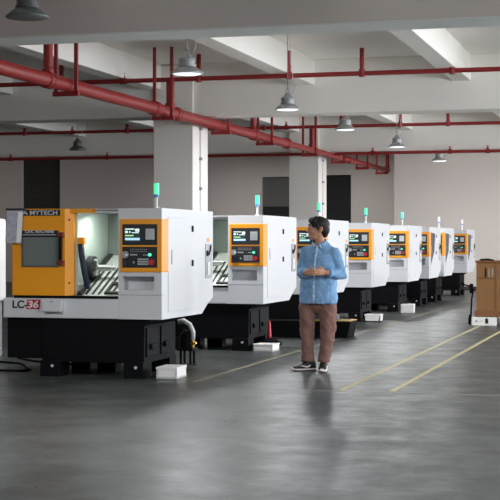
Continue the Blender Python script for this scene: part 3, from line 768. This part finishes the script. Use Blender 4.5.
for k in range(nC + 1):
    a = math.radians(30) + (2*PI - math.radians(60))*k/nC
    dd = FA*math.cos(a) + LA*math.sin(a)
    fr_ = .5 + .5*math.cos(a)
    rr.append(V((.018, .006, 1.480 - .070*fr_**1.3)) + dd*(.068 + .024*fr_))
cl.tube(rr, [(.022, .008)]*len(rr), 10, up=(0, 0, 1)); cl.build('collar', M['denim'], shirt, True)
for sg in (1, -1):
    o_ = V((.018, .006, 1.425)) + FA*.098
    p0_, p1_, p2_ = o_ + LA*sg*.040 + V((0, 0, .022)), o_ + LA*sg*.012 + V((0, 0, -.012)), o_ + LA*sg*.058 + FA*-.004 + V((0, 0, -.042))
    q_ = MB(); q_.loft([(p0_.lerp(p1_, .5) + FA*.002, (p1_-p0_)*.55, FA*.006), (p2_ + FA*.008, (p1_-p0_)*.12, FA*.005)], 14)
    q_.build('collar_wing', M['denimlight'], shirt, True)
def front(z, off=0.0):
    # point on the front centre line of the shirt
    T = [(.76, .158, 0), (.92, .152, 0), (1.04, .146, .003), (1.16, .142, .006), (1.27, .138, .012), (1.34, .122, .018), (1.395, .098, .02), (1.43, .080, .02)]
    for (z0, d0, x0), (z1, d1, x1) in zip(T, T[1:]):
        if z0 <= z <= z1:
            k = (z-z0)/(z1-z0); return V((x0+(x1-x0)*k, -.004, z)) + FA*(d0+(d1-d0)*k+off)
    return V((.02, 0, z))
pl = MB(); zs = [.765+.0325*k for k in range(21)]
pl.loft([(front(z, -.004), LA*.016, FA*.010) for z in zs], 10); pk = pl.build('button_placket', M['denimlight'], shirt, True)
for z in (.85, .95, 1.05, 1.20, 1.30, 1.38):
    MB().ball(front(z, .006), .007, .007, .007, None, 10, 8).build('button', M['foam'], pk, True)
# trousers
tr = MB()
tr.loft([ring((.005, .01, .66), .06, .075), ring((.005, .01, .70), .130, .110), ring((.005, .01, .78), .178, .128), ring((.003, .005, .90), .180, .125)], 28)
def leg(h, k, a, r):
    tr.tube([h + V((0, 0, .03)), h.lerp(k, .3), h.lerp(k, .7), k, k.lerp(a, .35), k.lerp(a, .75), k.lerp(a, .97), a + V((0, 0, -.025))], r, 20)
leg(hip_r + V((-.018, 0, 0)), kn_r, an_r + V((0, 0, .03)), [.100, .103, .092, .080, .073, .070, .074, .072])
leg(hip_l + V((.0, 0, 0)), kn_l, an_l + V((.005, 0, .03)), [.100, .106, .096, .086, .078, .072, .074, .072])
tr.build('trousers', M['trouser'], man, remesh=.009, smooth_iter=4, disp=.032)
# shoes
def shoe(heel, d):
    d = V(d).normalized(); s = V((-d.y, d.x, 0)); up = V((0, 0, 1))
    prof = [(-.005, .030, .0), (.02, .038, 0), (.07, .037, 0), (.13, .040, 0), (.19, .047, 0), (.245, .043, 0), (.28, .026, 0), (.290, .010, 0)]
    so = MB(); so.loft([(V(heel) + d*t + up*(.017 + (.012 if t > .27 else 0)), s*w*1.06, up*.017) for t, w, _ in prof], 16)
    hts = [(.0, .032, .085), (.02, .042, .118), (.065, .046, .125), (.10, .046, .108), (.15, .046, .078), (.20, .046, .052), (.25, .040, .042), (.278, .022, .034)]
    u_ = MB(); u_.loft([(V(heel) + d*t + up*(h/2 + .014), s*w, up*(h/2)) for t, w, h in hts], 18)
    sh = u_.build('shoe', M['shoe'], man, True)
    so.build('sole', M['sole'], sh, True)
    for sg in (1, -1):
        pts = [V(heel) + d*.05 + s*sg*.041 + up*.082, V(heel) + d*.09 + s*sg*.0435 + up*.052, V(heel) + d*.12 + s*sg*.044 + up*.046, V(heel) + d*.185 + s*sg*.046 + up*.062]
        MB().tube(pts, [(.005, .003), (.011, .003), (.010, .003), (.004, .003)], 8).build('stripe', M['sole'], sh, True)
    lc = MB()
    for k in range(4):
        c = V(heel) + d*(.10+.026*k) + up*(.108-.016*k)
        lc.tube([c - s*.02, c + up*.004, c + s*.02], .0035, 6)
    lc.build('laces', M['darkgrey'], sh, True)
shoe((-.03, .07, 0), (-.96, -.28, 0))
shoe((.070, .045, 0), (-.16, -1, 0))

# ------------------------------------------------------------------ light
def area(name, loc, rot, sx, sy, power, col):
    l = bpy.data.lights.new(name, 'AREA'); l.shape = 'RECTANGLE'; l.size = sx; l.size_y = sy; l.energy = power; l.color = col
    o = bpy.data.objects.new(name, l); COL.objects.link(o); o.location = loc; o.rotation_euler = rot; return o
POW = [40, 260, 500, 850, 850, 900]
for i, (a, b_) in enumerate(WIN):
    area('window_daylight', (XR+.30, (a+b_)/2, 2.65), (0, PI/2, 0), 3.2, b_-a, POW[i], (0.90, 0.95, 1.0))
# work lamps inside the first lathes
for y in (14.5, 18.58, 22.25, 26.08, 30.05):
    l = bpy.data.lights.new('machine_work_light', 'AREA'); l.shape = 'DISK'; l.size = .12; l.energy = 4.6; l.color = (.93, 1.0, .93)
    o = bpy.data.objects.new('machine_work_light', l); COL.objects.link(o)
    o.location = (-5.07-.78, y+.32, 1.755); o.rotation_euler = (Vector((.1, .15, -1))).to_track_quat('-Z', 'Y').to_euler()
# lit high-bay lamps, continued rows, and unseen fixtureless lights added as fill
for x, y in ((-5.93, 17.95), (-6.0, 23.53), (-6.05, 28.4), (-5.96, 33.79), (-5.86, 39.9), (-6.0, 8.4), (1.75, 8.4), (1.75, 13.1), (1.75, 17.95), (1.75, 23.5), (1.75, 28.4), (1.75, 33.8), (-13.6, 39.9), (-13.6, 45.3), (-9.9, 46.0)):
    l = bpy.data.lights.new('bay_and_fill_light', 'AREA'); l.shape = 'DISK'; l.size = .36; l.energy = (260 if y < 9 else 150 if y < 15 else 110) if x > -9 else 60; l.color = (.95, .98, 1.0)
    o = bpy.data.objects.new('bay_and_fill_light', l); COL.objects.link(o); o.location = (x, y, 3.62 if y < 45 else 4.45)

w = bpy.data.worlds.new('World'); bpy.context.scene.world = w; w.use_nodes = True
bg = w.node_tree.nodes['Background']; bg.inputs[0].default_value = (.80, .88, 1.0, 1); bg.inputs[1].default_value = 1.0

# ------------------------------------------------------------------ camera
cam = bpy.data.cameras.new('camera'); co = bpy.data.objects.new('camera', cam); COL.objects.link(co)
co.location = (0, 0, 1.44); co.rotation_euler = (PI/2, 0, TH)
cam.sensor_width = 36; cam.lens = 36*1450/500; cam.shift_y = -0.014; cam.clip_end = 200
sc = bpy.context.scene; sc.camera = co
vs = sc.view_settings; vs.view_transform = 'Standard'; vs.look = 'None'; vs.exposure = 0.10; vs.gamma = 1.0; vs.use_curve_mapping = False
sc.cycles.use_denoising = True
sc.cycles.max_bounces = 8; sc.cycles.diffuse_bounces = 5
